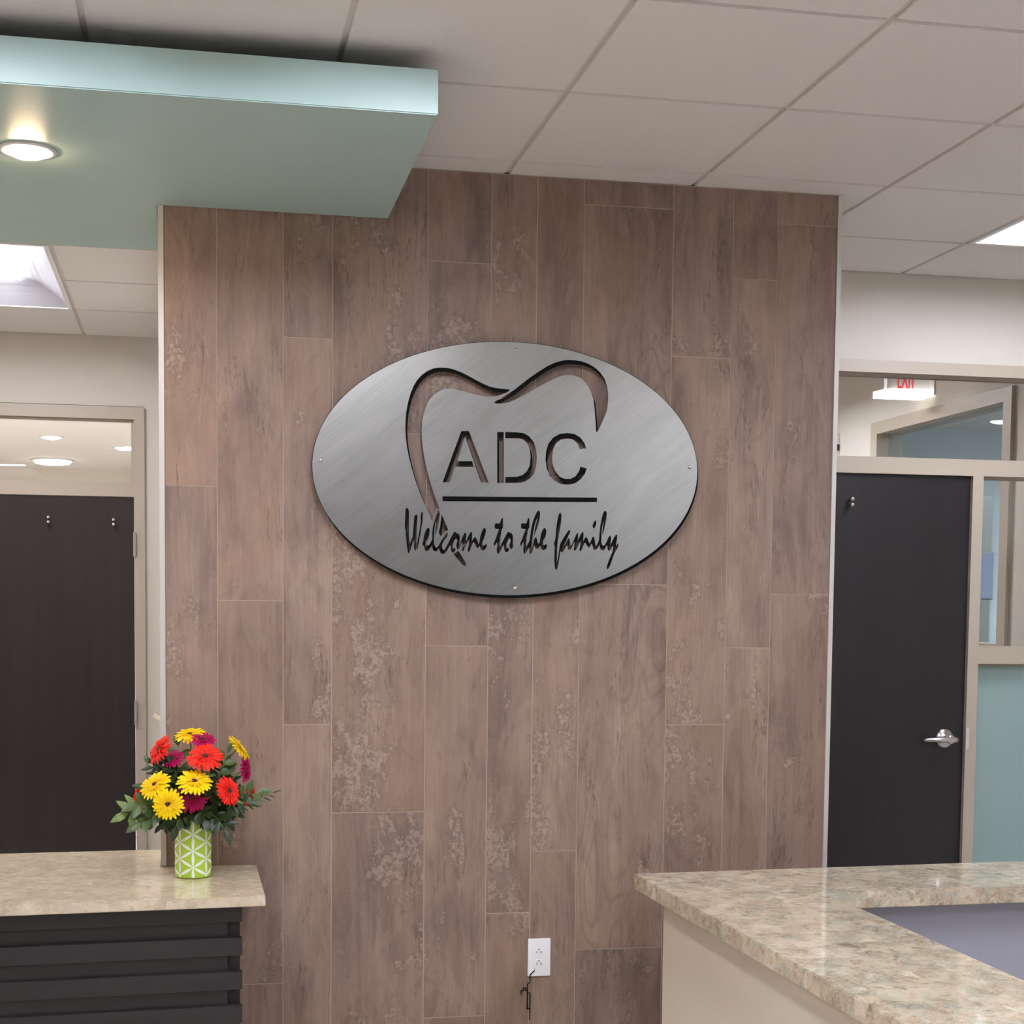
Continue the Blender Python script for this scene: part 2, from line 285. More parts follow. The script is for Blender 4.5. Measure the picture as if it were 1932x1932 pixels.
def slat_mat():
    t = NT('dark slat laminate'); v = t.coord()
    n = t.noise(t.vmath('MULTIPLY', v, (1.2, 25, 25)), 1, 6, .6, .2)
    f = t.noise(t.vmath('MULTIPLY', v, (8, 300, 300)), 1, 3, .6)
    c = t.ramp(n, [(.3, srgb(26, 22, 22)), (.6, srgb(37, 32, 32)), (.8, srgb(48, 42, 40))])
    c = t.mix(t.math('MULTIPLY', f, .3), c, srgb(40, 36, 38))
    t.p(Base_Color=c, Roughness=.42, Normal=t.bump(f, .15, .0006)); return t.m
def steel_mat():
    t = NT('brushed stainless steel'); v = t.coord()
    r = t.n('Mapping', None, Vector=v); r.inputs['Rotation'].default_value = (0, math.radians(38), 0)
    s = t.noise(t.vmath('MULTIPLY', r.outputs[0], (3.5, 1, 230)), 1, 4, .65)
    s2 = t.noise(t.vmath('MULTIPLY', r.outputs[0], (14, 1, 700)), 1, 2, .6)
    cl = t.noise(t.vmath('MULTIPLY', r.outputs[0], (3, 3, 9)), 1, 4, .55, .5)
    c = t.ramp(s, [(.3, srgb(124, 121, 116)), (.7, srgb(142, 139, 134))])
    c = t.mix(t.math('MULTIPLY', s2, .25), c, srgb(190, 188, 186))
    c = t.mix(t.ramp(cl, [(.4, (0, 0, 0)), (.7, (.28, .28, .28))]), c, srgb(176, 168, 170))
    ro = t.math('ADD', .27, t.math('MULTIPLY', s, .10))
    t.p(Base_Color=c, Metallic=1.0, Roughness=ro, Normal=t.bump(t.math('ADD', s, t.math('MULTIPLY', s2, .5)), .07, .0008))
    return t.m
M = {}
M['tile'] = wood_tile_mat()
M['grout'] = plain('sanded grout', srgb(172, 150, 134), .9, noise=.06, nscale=120)
M['ceil'] = plain('ceiling tile', srgb(228, 223, 219), .92, spec=.2, noise=.02, nscale=90, bump=.25)
M['grid'] = plain('ceiling grid', srgb(212, 204, 197), .6, spec=.3)
M['wall'] = plain('warm white wall paint', srgb(208, 200, 190), .8, noise=.015, nscale=12, bump=.05)
M['rear'] = plain('taupe accent wall paint', srgb(92, 86, 84), .8, noise=.03, nscale=4)
M['frame'] = plain('greige enamel frame', srgb(176, 163, 148), .42)
M['teal'] = plain('seafoam paint', srgb(172, 197, 192), .38, spec=.45, noise=.015, nscale=8)
M['white'] = plain('white enamel', srgb(238, 236, 236), .35)
M['reflector'] = plain('white reflector', srgb(235, 230, 230), .45)
M['reflector_g'] = plain('satin grey reflector', srgb(150, 146, 150), .4)
M['plastic'] = plain('white plastic', srgb(250, 249, 252), .3)
M['slot'] = plain('dark slot', srgb(40, 38, 40), .6)
M['black'] = plain('black coated metal', (.003, .003, .003, 1), .7, spec=.1)
M['chrome'] = plain('satin nickel', srgb(206, 204, 204), .22, metal=1.0)
M['alu'] = plain('satin aluminium trim', srgb(206, 200, 194), .4, metal=.3)
M['doorL'] = door_mat('dark walnut door', srgb(42, 36, 34)[:3])
M['doorR'] = door_mat('dark charcoal door', srgb(31, 27, 31)[:3])
M['slat'] = slat_mat()
M['void'] = plain('dark backing', srgb(34, 30, 30), .6)
M['steel'] = steel_mat()
M['quartz_l'] = quartz_mat('tan quartz', 1.5, .40)
M['quartz_r'] = quartz_mat('flecked quartz', 1.0, .08)
M['beige'] = plain('beige panel laminate', srgb(222, 210, 194), .55, noise=.015, nscale=30)
M['lav'] = plain('lavender grey panel', srgb(158, 156, 170), .5, noise=.02, nscale=30)
M['floor'] = plain('pale stone floor', srgb(205, 198, 190), .45, noise=.06, nscale=3)
M['glass'] = glass('clear glass', (.97, .98, .97, 1))
M['glass_blue'] = glass('blue tinted glass', (.86, .93, .97, 1), refl=.6)
def frosted():
    t = NT('frosted film glass'); v = t.coord()
    g = t.n('SeparateXYZ', None, _0=v).outputs[2]
    c = t.mix(t.noise(v, 3, 2), srgb(172, 200, 204), srgb(184, 200, 196))
    d = t.n('BsdfDiffuse', None, Color=c); tr = t.n('BsdfTranslucent', None, Color=c)
    gl = t.n('BsdfGlossy', None, Color=(1, 1, 1, 1), Roughness=.25)
    m1 = t.n('MixShader', None, _0=.5, _1=d.outputs[0], _2=tr.outputs[0])
    m2 = t.n('MixShader', None, _0=.05, _1=m1.outputs[0], _2=gl.outputs[0])
    t.t.links.new(m2.outputs[0], t.out.inputs[0]); return t.m
M['frost'] = frosted()
M['bluewall'] = plain('pale blue wall', srgb(206, 219, 225), .8)
M['cabinet'] = plain('grey green cabinet', srgb(66, 70, 66), .5)
M['screen'] = plain('monitor picture', srgb(66, 76, 100), .25)
M['exit_red'] = plain('exit letters', srgb(205, 12, 40), .5)
M['exit_red'].node_tree.nodes['Principled BSDF'].inputs['Emission Color'].default_value = srgb(215, 15, 45)
M['exit_red'].node_tree.nodes['Principled BSDF'].inputs['Emission Strength'].default_value = .35
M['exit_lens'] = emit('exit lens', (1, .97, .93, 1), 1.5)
M['diff'] = emit('fluorescent lens', (.92, .97, 1.08, 1), TROFFER_POWER)
M['diff_b'] = emit('back fill lens', (.94, .97, 1.05, 1), BACK_FILL_POWER)
M['diff_c'] = emit('corridor fluorescent lens', (.94, .97, 1.05, 1), CORRIDOR_POWER)
M['diff_u'] = emit('blue room fluorescent lens', (.94, .97, 1.05, 1), BLUE_ROOM_POWER)
M['diff_h'] = emit('hall fluorescent lens', (.94, .97, 1.05, 1), HALL_TROFFER_POWER)
M['sign_fill'] = emit('sign fill lens', (.95, .97, 1.03, 1), 9.0)
M['can'] = emit('warm lamp', (1.0, .70, .42, 1), DOWNLIGHT_POWER)
M['can_b'] = emit('white lamp', (1.0, .95, .86, 1), 14.0)

# ------------------------------------------------------------------ room shell
def S(name, bm, mat, parent=None): return tag(obj(name, bm, mat, parent), kind='structure') if parent is None else obj(name, bm, mat, parent)
X0, X1, Y0 = -3.2, 5.0, -3.0
YL, YR = 7.672, 5.553
S('floor', B(X0 - .2, 8.2, Y0 - .2, 16, -.1, 0), M['floor'])
S('wall_left', B(X0 - .15, X0, Y0, 15.2, 0, H + .2), M['wall'])
S('wall_right', B(X1, X1 + .15, Y0, YR, 0, H + .2), M['wall'])
bm = bmesh.new()
box(bm, X0, 3.0, Y0 - .15, Y0, 0, H + .2); box(bm, 4.8, X1, Y0 - .15, Y0, 0, H + .2); box(bm, 3.0, 4.8, Y0 - .15, Y0, 0, 2.2); box(bm, 3.0, 4.8, Y0 - .15, Y0, 2.8, H + .2)
wr = S('wall_rear', bm, M['rear'])
obj('window_pane', B(3.0, 4.8, Y0 - .09, Y0 - .08, 2.2, 2.8), M['glass'], wr)  # rear window added out of view so the steel sign reflects daylight
# far wall on the left with the door opening
bm = bmesh.new()
box(bm, X0, -1.235, YL, YL + .12, 0, H + .2); box(bm, -.218, -.07, YL, YL + .12, 0, H + .2); box(bm, -1.235, -.218, YL, YL + .12, 2.572, H + .2)
S('wall_far_left', bm, M['wall'])
bm = bmesh.new()
box(bm, 2.085, 2.18, YR, YR + .12, 0, H + .2); box(bm, 2.18, 3.655, YR, YR + .12, 2.572, H + .2); box(bm, 3.655, X1 + .15, YR, YR + .12, 0, H + .2)
S('wall_far_right', bm, M['wall'])
# feature wall: core and tiles
wc = S('wall_center', B(-.081, 2.099, YW + .0012, YL - .002, 0, H - .001), M['grout'])
bm = B(-.084, -.068, YW - .004, YW + .001, .766, H - .002)
obj('trim_strip', bm, M['alu'], wc)
obj('trim_strip', B(2.0885, 2.1035, YW - .004, YW + .001, 0, H - .002), M['alu'], wc)
obj('side_skin', B(-.0845, -.0815, YW + .0015, YL - .002, 0, H - .002), M['wall'], wc)
obj('side_skin', B(2.0995, 2.1035, YW + .011, YR - .002, 0, H - .002), M['wall'], wc)
cols = [-.0675, .089, .2895, .440, .7355, .9365, 1.083, 1.2355, 1.530, 1.731, 1.885, 2.088]
joints = [[1.929, .729], [2.782, 1.582, .384], [2.386, 1.198], [2.106, .919], [2.638, 1.445, .252], [1.785, .585],
          [1.983, .783], [2.840, 1.645, .456], [2.378, 1.190], [2.634, 1.442, .242], [2.816, 1.620, .42]]
# per tile: plaster patches, growth rings, overall tone
style = {(0, 0): (.1, .6, .66), (0, 1): (.3, .2, .48), (1, 1): (.1, .2, .58), (1, 2): (.5, .1, .5), (2, 0): (.2, 1, .56), (2, 1): (.45, .1, .6), (2, 2): (0, .3, .5),
         (3, 0): (.45, .5, .5), (3, 1): (.75, .6, .5), (3, 2): (.6, .2, .5), (4, 0): (.15, 0, .42), (4, 1): (.8, 0, .5), (4, 2): (.25, .2, .52), (5, 0): (.2, .3, .5),
         (5, 1): (.85, .1, .5), (5, 2): (.2, .6, .5), (6, 0): (0, .3, .5), (6, 1): (.4, .1, .56), (7, 0): (.1, .2, .42), (7, 1): (.15, 1, .5), (7, 2): (0, .8, .58),
         (7, 3): (.5, .1, .38), (8, 0): (.6, 0, .46), (8, 1): (.55, .2, .54), (8, 2): (.35, .9, .52), (9, 0): (.2, .2, .44), (9, 1): (.0, .6, .6), (9, 2): (.1, .7, .6),
         (10, 0): (.1, 0, .44), (10, 1): (.15, .1, .52), (10, 2): (.25, .2, .54)}
for i in range(11):
    zs = [H - .002] + joints[i] + [0.0]
    for j in range(len(zs) - 1):
        a, b = zs[j + 1], zs[j]
        if b - a < .02: continue
        g = .0016
        bm = B(cols[i] + g, cols[i + 1] - g, YW + random.uniform(-.0003, .0003), YW + .0011, a + g, b - g)
        es = [e for e in bm.edges if all(abs(v.co.y - min(q.co.y for q in bm.verts)) < .001 for v in e.verts)]
        bmesh.ops.bevel(bm, geom=es, offset=.0005, segments=1, affect='EDGES')
        o = obj('tile', bm, M['tile'], wc, centre=True)
        s = style.get((i, j), (.3, .3, .5)); o.color = (s[0], s[1], s[2], 1)

# ------------------------------------------------------------------ ceilings
G = .6096; GX = .98297; GY = 4.44578
def ceiling(name, xlines, ylines, slab, skip=()):
    """lines give the grid bar centres; cells between neighbours take tegular tiles"""
    cl = S(name, B(*slab, H + .14, H + .20), M['grid'])
    cache = {}
    for i, (xa, xb) in enumerate(zip(xlines, xlines[1:])):
        for j, (ya, yb) in enumerate(zip(ylines, ylines[1:])):
            if (i, j) in skip: continue
            key = (round(xb - xa, 3), round(yb - ya, 3)); hx, hy = (xb - xa) / 2 - .0075, (yb - ya) / 2 - .0075
            if hx < .03 or hy < .03: continue
            c = Vector(((xa + xb) / 2, (ya + yb) / 2, H))
            if key not in cache:
                bm = B(c.x - hx, c.x + hx, c.y - hy, c.y + hy, H, H + .018)
                es = [e for e in bm.edges if all(v.co.z < H + .001 for v in e.verts)]
                bmesh.ops.bevel(bm, geom=es, offset=.0018, segments=2, affect='EDGES')
                o = obj('ceiling_tile', bm, M['ceil'], cl, centre=True); cache[key] = o
            else:
                o = copy(cache[key], cl); o.location = c + Vector((0, 0, .009))
    def runs(n, blocked):
        a = None; out = []
        for k in range(n):
            if blocked(k):
                if a is not None: out.append((a, k)); a = None
            elif a is None: a = k
        if a is not None: out.append((a, n))
        return out
    for i in range(1, len(xlines) - 1):
        x = xlines[i]
        for a, b in runs(len(ylines) - 1, lambda j: (i - 1, j) in skip and (i, j) in skip):
            obj('grid_bar', B(x - .0075, x + .0075, ylines[a], ylines[b], H + .007, H + .028), M['grid'], cl)
    for j in range(1, len(ylines) - 1):
        y = ylines[j]
        for a, b in runs(len(xlines) - 1, lambda i: (i, j - 1) in skip and (i, j) in skip):
            obj('cross_bar', B(xlines[a], xlines[b], y - .0075, y + .0075, H + .0066, H + .028), M['grid'], cl)
    return cl
xl = [X0] + [GX + G * k for k in range(-6, 7)] + [X1]
yl_ = [Y0] + [GY + G * k for k in range(-12, 2)]
def cell(x, y, xs, ys):
    i = max(k for k in range(len(xs)) if xs[k] <= x + 1e-6); j = max(k for k in range(len(ys)) if ys[k] <= y + 1e-6); return i, j
tro = [(3, 0), (-1, -3), (3, -4), (-3, -3), (-1, -7), (-5, -7)]   # cells of 2x4 ft troffers (x index, far y index)
TROFF = []
skip = set()
for kx, ky in tro:
    xa = GX + G * kx; yb = GY + G * (ky + 1); TROFF.append((xa + G / 2, yb - G))
    for d in (0, 1): skip.add(cell(xa + .1, yb - G * d - .1, xl, yl_))
ceiling('ceiling', xl, yl_, (X0, X1, Y0, YR), skip)
# strip of the same ceiling behind the feature wall line, right hand side
xr = [2.1035] + [GX + G * k for k in range(2, 7)] + [X1]
ceiling('ceiling', xr, [GY + G, YR], (2.11, X1, 5.1, YR - .01))
xb_ = [X0, -2.943, -2.334, -1.724, -1.1146, -.505, -.0845]; yb_ = [5.1, 5.2066, 5.816, 6.4256, 7.035, YL]
ceiling('ceiling', xb_, yb_, (X0, -.09, 5.15, YL), {(4, 2), (4, 3), (1, 2), (1, 3)})

def lines(a, b, c):
    k0 = math.ceil((a + .05 - c) / G); k1 = math.floor((b - .05 - c) / G)
    return [a] + [c + G * k for k in range(k0, k1 + 1)] + [b]
def room_ceiling(x0, x1, y0, y1, trs):
    xs, ys = lines(x0, x1, trs[0][0] + G / 2), lines(y0, y1, trs[0][1]); sk = set()
    for cx, cy in trs:
        for d in (-.3, .3): sk.add(cell(cx, cy + d, xs, ys))
    ceiling('ceiling', xs, ys, (x0, x1, y0, y1), sk)
def troffer(cx, cy, mat, label, group=None, side=.135, refl='reflector'):
    t = empty('ceiling_light', (cx, cy, H), label, 'ceiling light', group)
    hw, hl = G / 2 - .008, G - .008
    bm = bmesh.new()
    for a in ((cx - hw, cx + hw, cy - hl, cy - hl + .018), (cx - hw, cx + hw, cy + hl - .018, cy + hl), (cx - hw, cx - hw + .018, cy - hl + .018, cy + hl - .018), (cx + hw - .018, cx + hw, cy - hl + .018, cy + hl - .018)):
        box(bm, *a, H - .003, H + .012)
    obj('frame', bm, M['white'], t)
    bm = bmesh.new(); n = 6; prof = []
    for k in range(n + 1):
        f = k / n; prof.append((.0 + f, H + .10 * math.sin(f * math.pi / 2)))
    rings = []
    for f, z in prof:
        a = hw - .018 - f * side; b = hl - .018 - f * .17
        rings.append([bm.verts.new((cx + sx * a, cy + sy * b, z)) for sx, sy in ((-1, -1), (1, -1), (1, 1), (-1, 1))])
    for r0, r1 in zip(rings, rings[1:]):
        for k in range(4): bm.faces.new((r0[k], r0[(k + 1) % 4], r1[(k + 1) % 4], r1[k]))
    obj('reflector', bm, M[refl], t)
    a = hw - .018 - side; b = hl - .018 - .17
    obj('lens', B(cx - a, cx + a, cy - b, cy + b, H + .078, H + .099, bev=.006), mat, t)
    obj('housing', B(cx - hw, cx + hw, cy - hl, cy + hl, H + .102, H + .13), M['white'], t)
    return t
labs = ['recessed white troffer in the ceiling at the right edge above the tan wall',
        'recessed ceiling troffer centred in front of the feature wall behind the viewer', 'recessed ceiling troffer to the right behind the viewer', 'recessed ceiling troffer to the left behind the viewer',
        'rear ceiling troffer in the middle of the back half of the room', 'rear ceiling troffer in the left back corner of the room',
        ]
for (cx, cy), lb in zip(TROFF, labs): troffer(cx, cy, M['diff'], lb)
troffer(-.81, 6.4256, M['diff_h'], 'bright recessed troffer behind the teal soffit above the left door', None, .185, 'reflector_g')
troffer(-2.64, 6.4256, M['diff_h'], 'second recessed troffer of the left hallway beyond the frame')

wl = empty('sign_fill_light', (3.15, -.45, H), 'unseen wraparound light added behind the viewer to brighten the sign', 'ceiling light')  # unseen light added at the sign's mirror point to brighten the steel
obj('base', B(2.80, 3.50, -1.15, .25, H - .030, H - .001), M['white'], wl)
obj('lens', B(2.82, 3.48, -1.13, .23, H - .095, H - .031, bev=.02), M['sign_fill'], wl)
# soffit
bm = prism(bmesh.new(), [(X0, 3.590), (.603, 3.606), (.610, YW - .002), (-.0865, YW - .002), (-.0865, 5.138), (X0, 5.138)], 2.758, 2.865)
bmesh.ops.bevel(bm, geom=[e for e in bm.edges if all(abs(v.co.z - 2.758) < .001 for v in e.verts) or (abs(e.verts[0].co.x - .603) < .001 and abs(e.verts[1].co.x - .603) < .001)], offset=.003, segments=2, affect='EDGES')
so = tag(obj('soffit', bm, M['teal']), kind='structure')
obj('hanger_frame', B(X0, .45, 3.80, YW - .05, 2.865, H - .001), M['grid'], so)
def downlight(x, y, z, lampm, label, r=.075, group=None, spot=True):
    t = empty('downlight', (x, y, z), label, 'downlight', group)
    obj('trim_ring', lathe(bmesh.new(), [(r * .74, -.003), (r * .80, -.0065), (r, -.004), (r * 1.0, 0), (r * .74, -.0005), (r * .74, -.003)], 40, (x, y, z)), M['white'], t, smooth=True)
    obj('lamp', lathe(bmesh.new(), [(r * .735, -.001), (r * .70, -.008), (r * .52, -.016), (r * .28, -.021), (0, -.023)], 32, (x, y, z)), lampm, t, smooth=True)
    return t
downlight(-.411, 4.103, 2.758, M['can'], 'glowing round downlight set in the teal soffit near the left edge')
downlight(-1.75, 4.103, 2.758, M['can'], 'downlight in the teal soffit farther left beyond the frame')
downlight(-3.0, 4.103, 2.758, M['can'], 'downlight in the teal soffit next to the left side wall')

# ------------------------------------------------------------------ left door and the room behind its transom
d1 = empty('door_1', (-.74, YL, 0), kind='structure')
bm = bmesh.new()
fy0, fy1 = YL - .022, YL + .13
box(bm, -1.230, -1.179, fy0, fy1, 0, 2.567); box(bm, -.2645, -.213, fy0, fy1, 0, 2.567)
box(bm, -1.179, -.2645, fy0, fy1, 2.505, 2.567); box(bm, -1.179, -.2645, fy0, fy1, 2.118, 2.178)
obj('door_frame', bm, M['frame'], d1)
bm = bmesh.new()
for z0, z1 in ((2.492, 2.505), (2.178, 2.190)): box(bm, -1.179, -.2645, YL + .004, YL + .022, z0, z1)
for x0, x1 in ((-1.179, -1.165), (-.279, -.2645)): box(bm, x0, x1, YL + .004, YL + .022, 2.190, 2.492)
obj('glazing_bead', bm, M['frame'], d1)
obj('transom_glass', B(-1.179, -.2645, YL + .024, YL + .030, 2.178, 2.505), M['glass'], d1)
leaf = obj('door_leaf', B(-1.176, -.2675, YL - .012, YL + .032, .01, 2.115, bev=.001), M['doorL'], d1)
def hooks(parent, x, y, z):
    bm = bmesh.new()
    for dz in (.0115, -.0115):
        Mx = Matrix.Rotation(math.radians(90), 4, 'X')
        lathe(bm, [(.004, 0), (.004, .02), (.0085, .026), (.0095, .032), (.006, .0375), (0, .039)], 14, (x, y, z + dz), Mx)
    return obj('coat_hook', bm, M['chrome'], parent, smooth=True)
hooks(leaf, -.683, YL - .012, 1.995); hooks(leaf, -.3665, YL - .012, 1.989)
for z0, z1 in ((1.819, 1.940), (.963, 1.085), (.12, .24)):
    bm = bmesh.new(); tube(bm, [(-.2645, YL - .030, z0), (-.2645, YL - .030, z1)], .008, 12)
    for f in (.33, .66): tube(bm, [(-.2645, YL - .030, z0 + (z1 - z0) * f - .001), (-.2645, YL - .030, z0 + (z1 - z0) * f + .001)], .0088, 12)
    obj('hinge', bm, M['chrome'], d1, smooth=False)
# room seen through the transom
S('wall_back_room_far', B(X0, 2.0, 15.0, 15.2, 0, H + .2), M['wall'])
S('wall_back_room_right', B(.6, .75, YL + .13, 15, 0, H + .2), M['wall'])
room_ceiling(X0, .6, YL + .13, 9.4, [(-1.3, 8.6), (-1.3 - 2 * G, 8.6)])
S('ceiling', B(X0, .6, 9.4, 15.0, H, H + .1), M['ceil'])
for (x, y), lb in zip([(-1.064, 12.225), (-.524, 12.902)], ['small lit downlight seen through the left transom, left one of the upper pair', 'small lit downlight at the right end of the left transom']):
    downlight(x, y, H, M['can_b'], lb, r=.10)
lt = empty('reflection_light', (-1.218, 14.1, H), 'glowing disc standing in for a troffer reflection low in the left transom', 'ceiling light')  # glowing disc added in place of a troffer's reflection in the glass
obj('lens', lathe(bmesh.new(), [(.17, -.012), (.15, -.035), (.08, -.045), (0, -.047)], 28, (-1.218, 14.1, H)), M['can_b'], lt, smooth=True)
obj('rim', lathe(bmesh.new(), [(.185, 0), (.19, -.012), (.172, -.014), (.170, 0)], 28, (-1.218, 14.1, H)), M['white'], lt, smooth=True)
for x in (-1.3, -1.3 - 2 * G):
    troffer(x, 8.6, M['diff_b'], 'unseen added troffer over the back room %s the left door' % ('just behind' if x > -2 else 'well to the left behind'))  # hidden fixtures added to brighten the ceiling behind the transom

# ------------------------------------------------------------------ right storefront: door, transom, sidelight
d2 = empty('door_2', (2.9, YR, 0), kind='structure')
fy0, fy1 = YR - .022, YR + .057
bm = bmesh.new()
box(bm, 2.182, 2.226, fy0, fy1, 0, 2.57); box(bm, 3.142, 3.189, fy0, fy1, 0, 2.121); box(bm, 3.600, 3.65, fy0, fy1, 0, 2.521)
box(bm, 2.226, 3.65, fy0, fy1, 2.521, 2.57); box(bm, 2.226, 3.600, fy0, fy1, 2.121, 2.180)
box(bm, 3.189, 3.600, fy0, fy1, 1.356, 1.418); box(bm, 3.189, 3.600, fy0, fy1, 0, .12)
obj('door_frame', bm, M['frame'], d2)
bm = bmesh.new()
for x0, x1, z0, z1 in ((2.226, 3.600, 2.180, 2.521), (3.189, 3.600, 1.418, 2.121), (3.189, 3.600, .12, 1.356)):
    for y0, y1 in ((YR + .012, YR + .03), (YR + .04, YR + .055)):
        box(bm, x0, x1, y0, y1, z1 - .009, z1); box(bm, x0, x1, y0, y1, z0, z0 + .011)
        box(bm, x0, x0 + .004, y0, y1, z0 + .011, z1 - .009); box(bm, x1 - .004, x1, y0, y1, z0 + .011, z1 - .009)
obj('glazing_bead', bm, M['frame'], d2)
obj('transom_glass', B(2.226, 3.600, YR + .032, YR + .038, 2.180, 2.521), M['glass'], d2)
obj('sidelight_glass', B(3.189, 3.600, YR + .032, YR + .038, 1.418, 2.121), M['glass'], d2)
obj('frosted_panel', B(3.189, 3.600, YR + .032, YR + .038, .12, 1.356), M['frost'], d2)
leaf = obj('door_leaf', B(2.229, 3.1405, YR - .004, YR + .040, .01, 2.118, bev=.001), M['doorR'], d2)
hooks(leaf, 2.612, YR - .004, 2.004)
# lever handle set
bm = bmesh.new(); Mx = Matrix.Rotation(math.radians(90), 4, 'X'); hx, hz = 3.057, 1.049
lathe(bm, [(.040, 0), (.040, .004), (.036, .010), (.018, .013), (.013, .016), (.013, .045), (.019, .050), (.019, .058), (.012, .062), (0, .062)], 36, (hx, YR - .004, hz), Mx)
tube(bm, [(hx + .030, YR - .055, hz - .004), (hx + .012, YR - .058, hz - .001), (hx - .02, YR - .058, hz), (hx - .06, YR - .055, hz - .001), (hx - .095, YR - .047, hz - .003), (hx - .112, YR - .036, hz - .004)], [.011, .0135, .012, .010, .009, .008], 12)
obj('lever_handle', bm, M['chrome'], leaf, smooth=True)
obj('strike_plate', B(3.1415, 3.156, YR - .026, YR - .0225, 1.006, 1.094), M['alu'], d2)

# corridor behind the storefront
XC = 3.70
wx = [(6.187, 7.560), (1.42, 2.600)]
bm = bmesh.new()
box(bm, XC, XC + .12, YR + .12, 6.19, 0, H + .2); box(bm, XC, XC + .12, 7.56, 11.0, 0, H + .2)
box(bm, XC, XC + .12, 6.19, 7.56, 2.598, H + .2); box(bm, XC, XC + .12, 6.19, 7.56, 0, 1.36)
S('wall_corridor_right', bm, M['wall'])
S('wall_corridor_far', B(2.1, 7.6, 11.0, 11.12, 0, H + .2), M['wall'])
S('wall_corridor_left', B(2.0, 2.1, YL + .01, 11.0, 0, H + .2), M['wall'])
room_ceiling(2.1035, XC, YR + .125, 11.0, [(2.6, 7.6)])
w1 = empty('window_1', (XC, 6.87, 1.36), kind='structure')
bm = bmesh.new()
box(bm, XC - .02, XC + .13, 6.165, 6.235, 1.36, 2.600); box(bm, XC - .02, XC + .13, 7.495, 7.570, 1.36, 2.600)
box(bm, XC - .02, XC + .13, 6.235, 7.495, 2.535, 2.600); box(bm, XC - .02, XC + .13, 6.235, 7.495, 1.36, 1.425)
obj('window_frame', bm, M['frame'], w1)
obj('window_pane', B(XC + .05, XC + .056, 6.235, 7.495, 1.425, 2.535), M['glass_blue'], w1)
S('wall_blue_room_back', B(XC + .12, 7.6, 10.0, 10.12, 0, H + .2), M['bluewall'])
S('wall_blue_room_side', B(7.5, 7.62, YR + .12, 10.0, 0, H + .2), M['bluewall'])
S('wall_blue_room_front', B(X1 + .15, 7.6, YR, YR + .12, 0, H + .2), M['bluewall'])
room_ceiling(XC + .12, 7.5, YR + .125, 10.0, [(5.4, 7.2)])
troffer(5.4, 7.2, M['diff_u'], 'recessed troffer over the blue room behind the corridor window')
troffer(2.6, 7.6, M['diff_c'], 'recessed troffer over the corridor behind the dark right door')
downlight(6.191 - .6, 9.5, H, M['can_b'], 'small glowing disc standing in for a troffer reflection in the pale blue corridor window', r=.09)  # lamp added where the window glass mirrors a troffer
cb = empty('tall_cabinet', (5.0, 8.7, 0), 'tall grey green cabinet behind the corridor window', 'cabinet')
obj('body', B(4.55, 4.965, 8.5, 8.95, .08, 2.30, bev=.004), M['cabinet'], cb)
obj('plinth', B(4.57, 4.945, 8.53, 8.93, 0, .08), M['void'], cb)
obj('door', B(4.555, 4.958, 8.482, 8.499, .10, 1.30, bev=.003), M['cabinet'], cb)
obj('door', B(4.555, 4.958, 8.482, 8.499, 1.31, 2.28, bev=.003), M['cabinet'], cb)
mo = empty('wall_monitor', (4.90, 8.2, 1.6), 'bluish screen glimpsed low in the narrow corridor window', 'monitor')
obj('screen', B(4.60, 4.80, 8.19, 8.2, 1.66, 1.93), M['screen'], mo)
obj('bezel', B(4.59, 4.81, 8.2, 8.23, 1.65, 1.94, bev=.003), M['slot'], mo)
obj('stand', B(4.68, 4.72, 8.21, 8.26, 0.0, 1.66), M['slot'], mo)
# exit sign flag mounted on the corridor wall
ex = empty('exit_sign', (3.56, 6.95, 2.70), 'white exit sign with red letters and lit lens behind right transom', 'exit sign')
obj('housing', B(3.46, 3.697, 6.95, 6.985, 2.690, 2.895, bev=.003), M['white'], ex)
obj('mount_plate', B(3.690, 3.6995, 6.90, 7.03, 2.66, 2.90), M['white'], ex)
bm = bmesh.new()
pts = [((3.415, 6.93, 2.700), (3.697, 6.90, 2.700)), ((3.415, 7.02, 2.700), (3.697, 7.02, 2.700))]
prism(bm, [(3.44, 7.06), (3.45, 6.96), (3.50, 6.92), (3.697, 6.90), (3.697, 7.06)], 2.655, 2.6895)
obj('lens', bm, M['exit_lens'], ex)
def text_mesh(name, s, size, ext, mat, parent, loc, rot):
    cu = bpy.data.curves.new(name, 'FONT'); cu.body = s; cu.size = size; cu.extrude = ext; cu.align_x = 'CENTER'
    to = bpy.data.objects.new('tmp', cu); C.objects.link(to); bpy.context.view_layer.update()
    me = bpy.data.meshes.new_from_object(to.evaluated_get(bpy.context.evaluated_depsgraph_get()))
    bpy.data.objects.remove(to); me.materials.clear(); me.materials.append(mat); me.name = name
    o = bpy.data.objects.new(name, me); C.objects.link(o); o.parent = parent
    o.location = Vector(loc) - ORG[parent.name]; o.rotation_euler = rot; return o
text_mesh('lettering', 'EXIT', .115, .001, M['exit_red'], ex, (3.565, 6.9485, 2.690), (math.pi / 2, 0, 0)).scale = (.42, 1.5, 1)
bx = empty('wall_box', (XC, 7.95, 2.5), 'small grey box with dark button on corridor wall beside the tile wall', 'control box')
obj('casing', B(XC - .035, XC - .0005, 8.00, 8.16, 2.462, 2.60, bev=.003), M['white'], bx)
obj('button', B(XC - .030, XC - .005, 7.994, 8.0, 2.50, 2.535), M['slot'], bx)

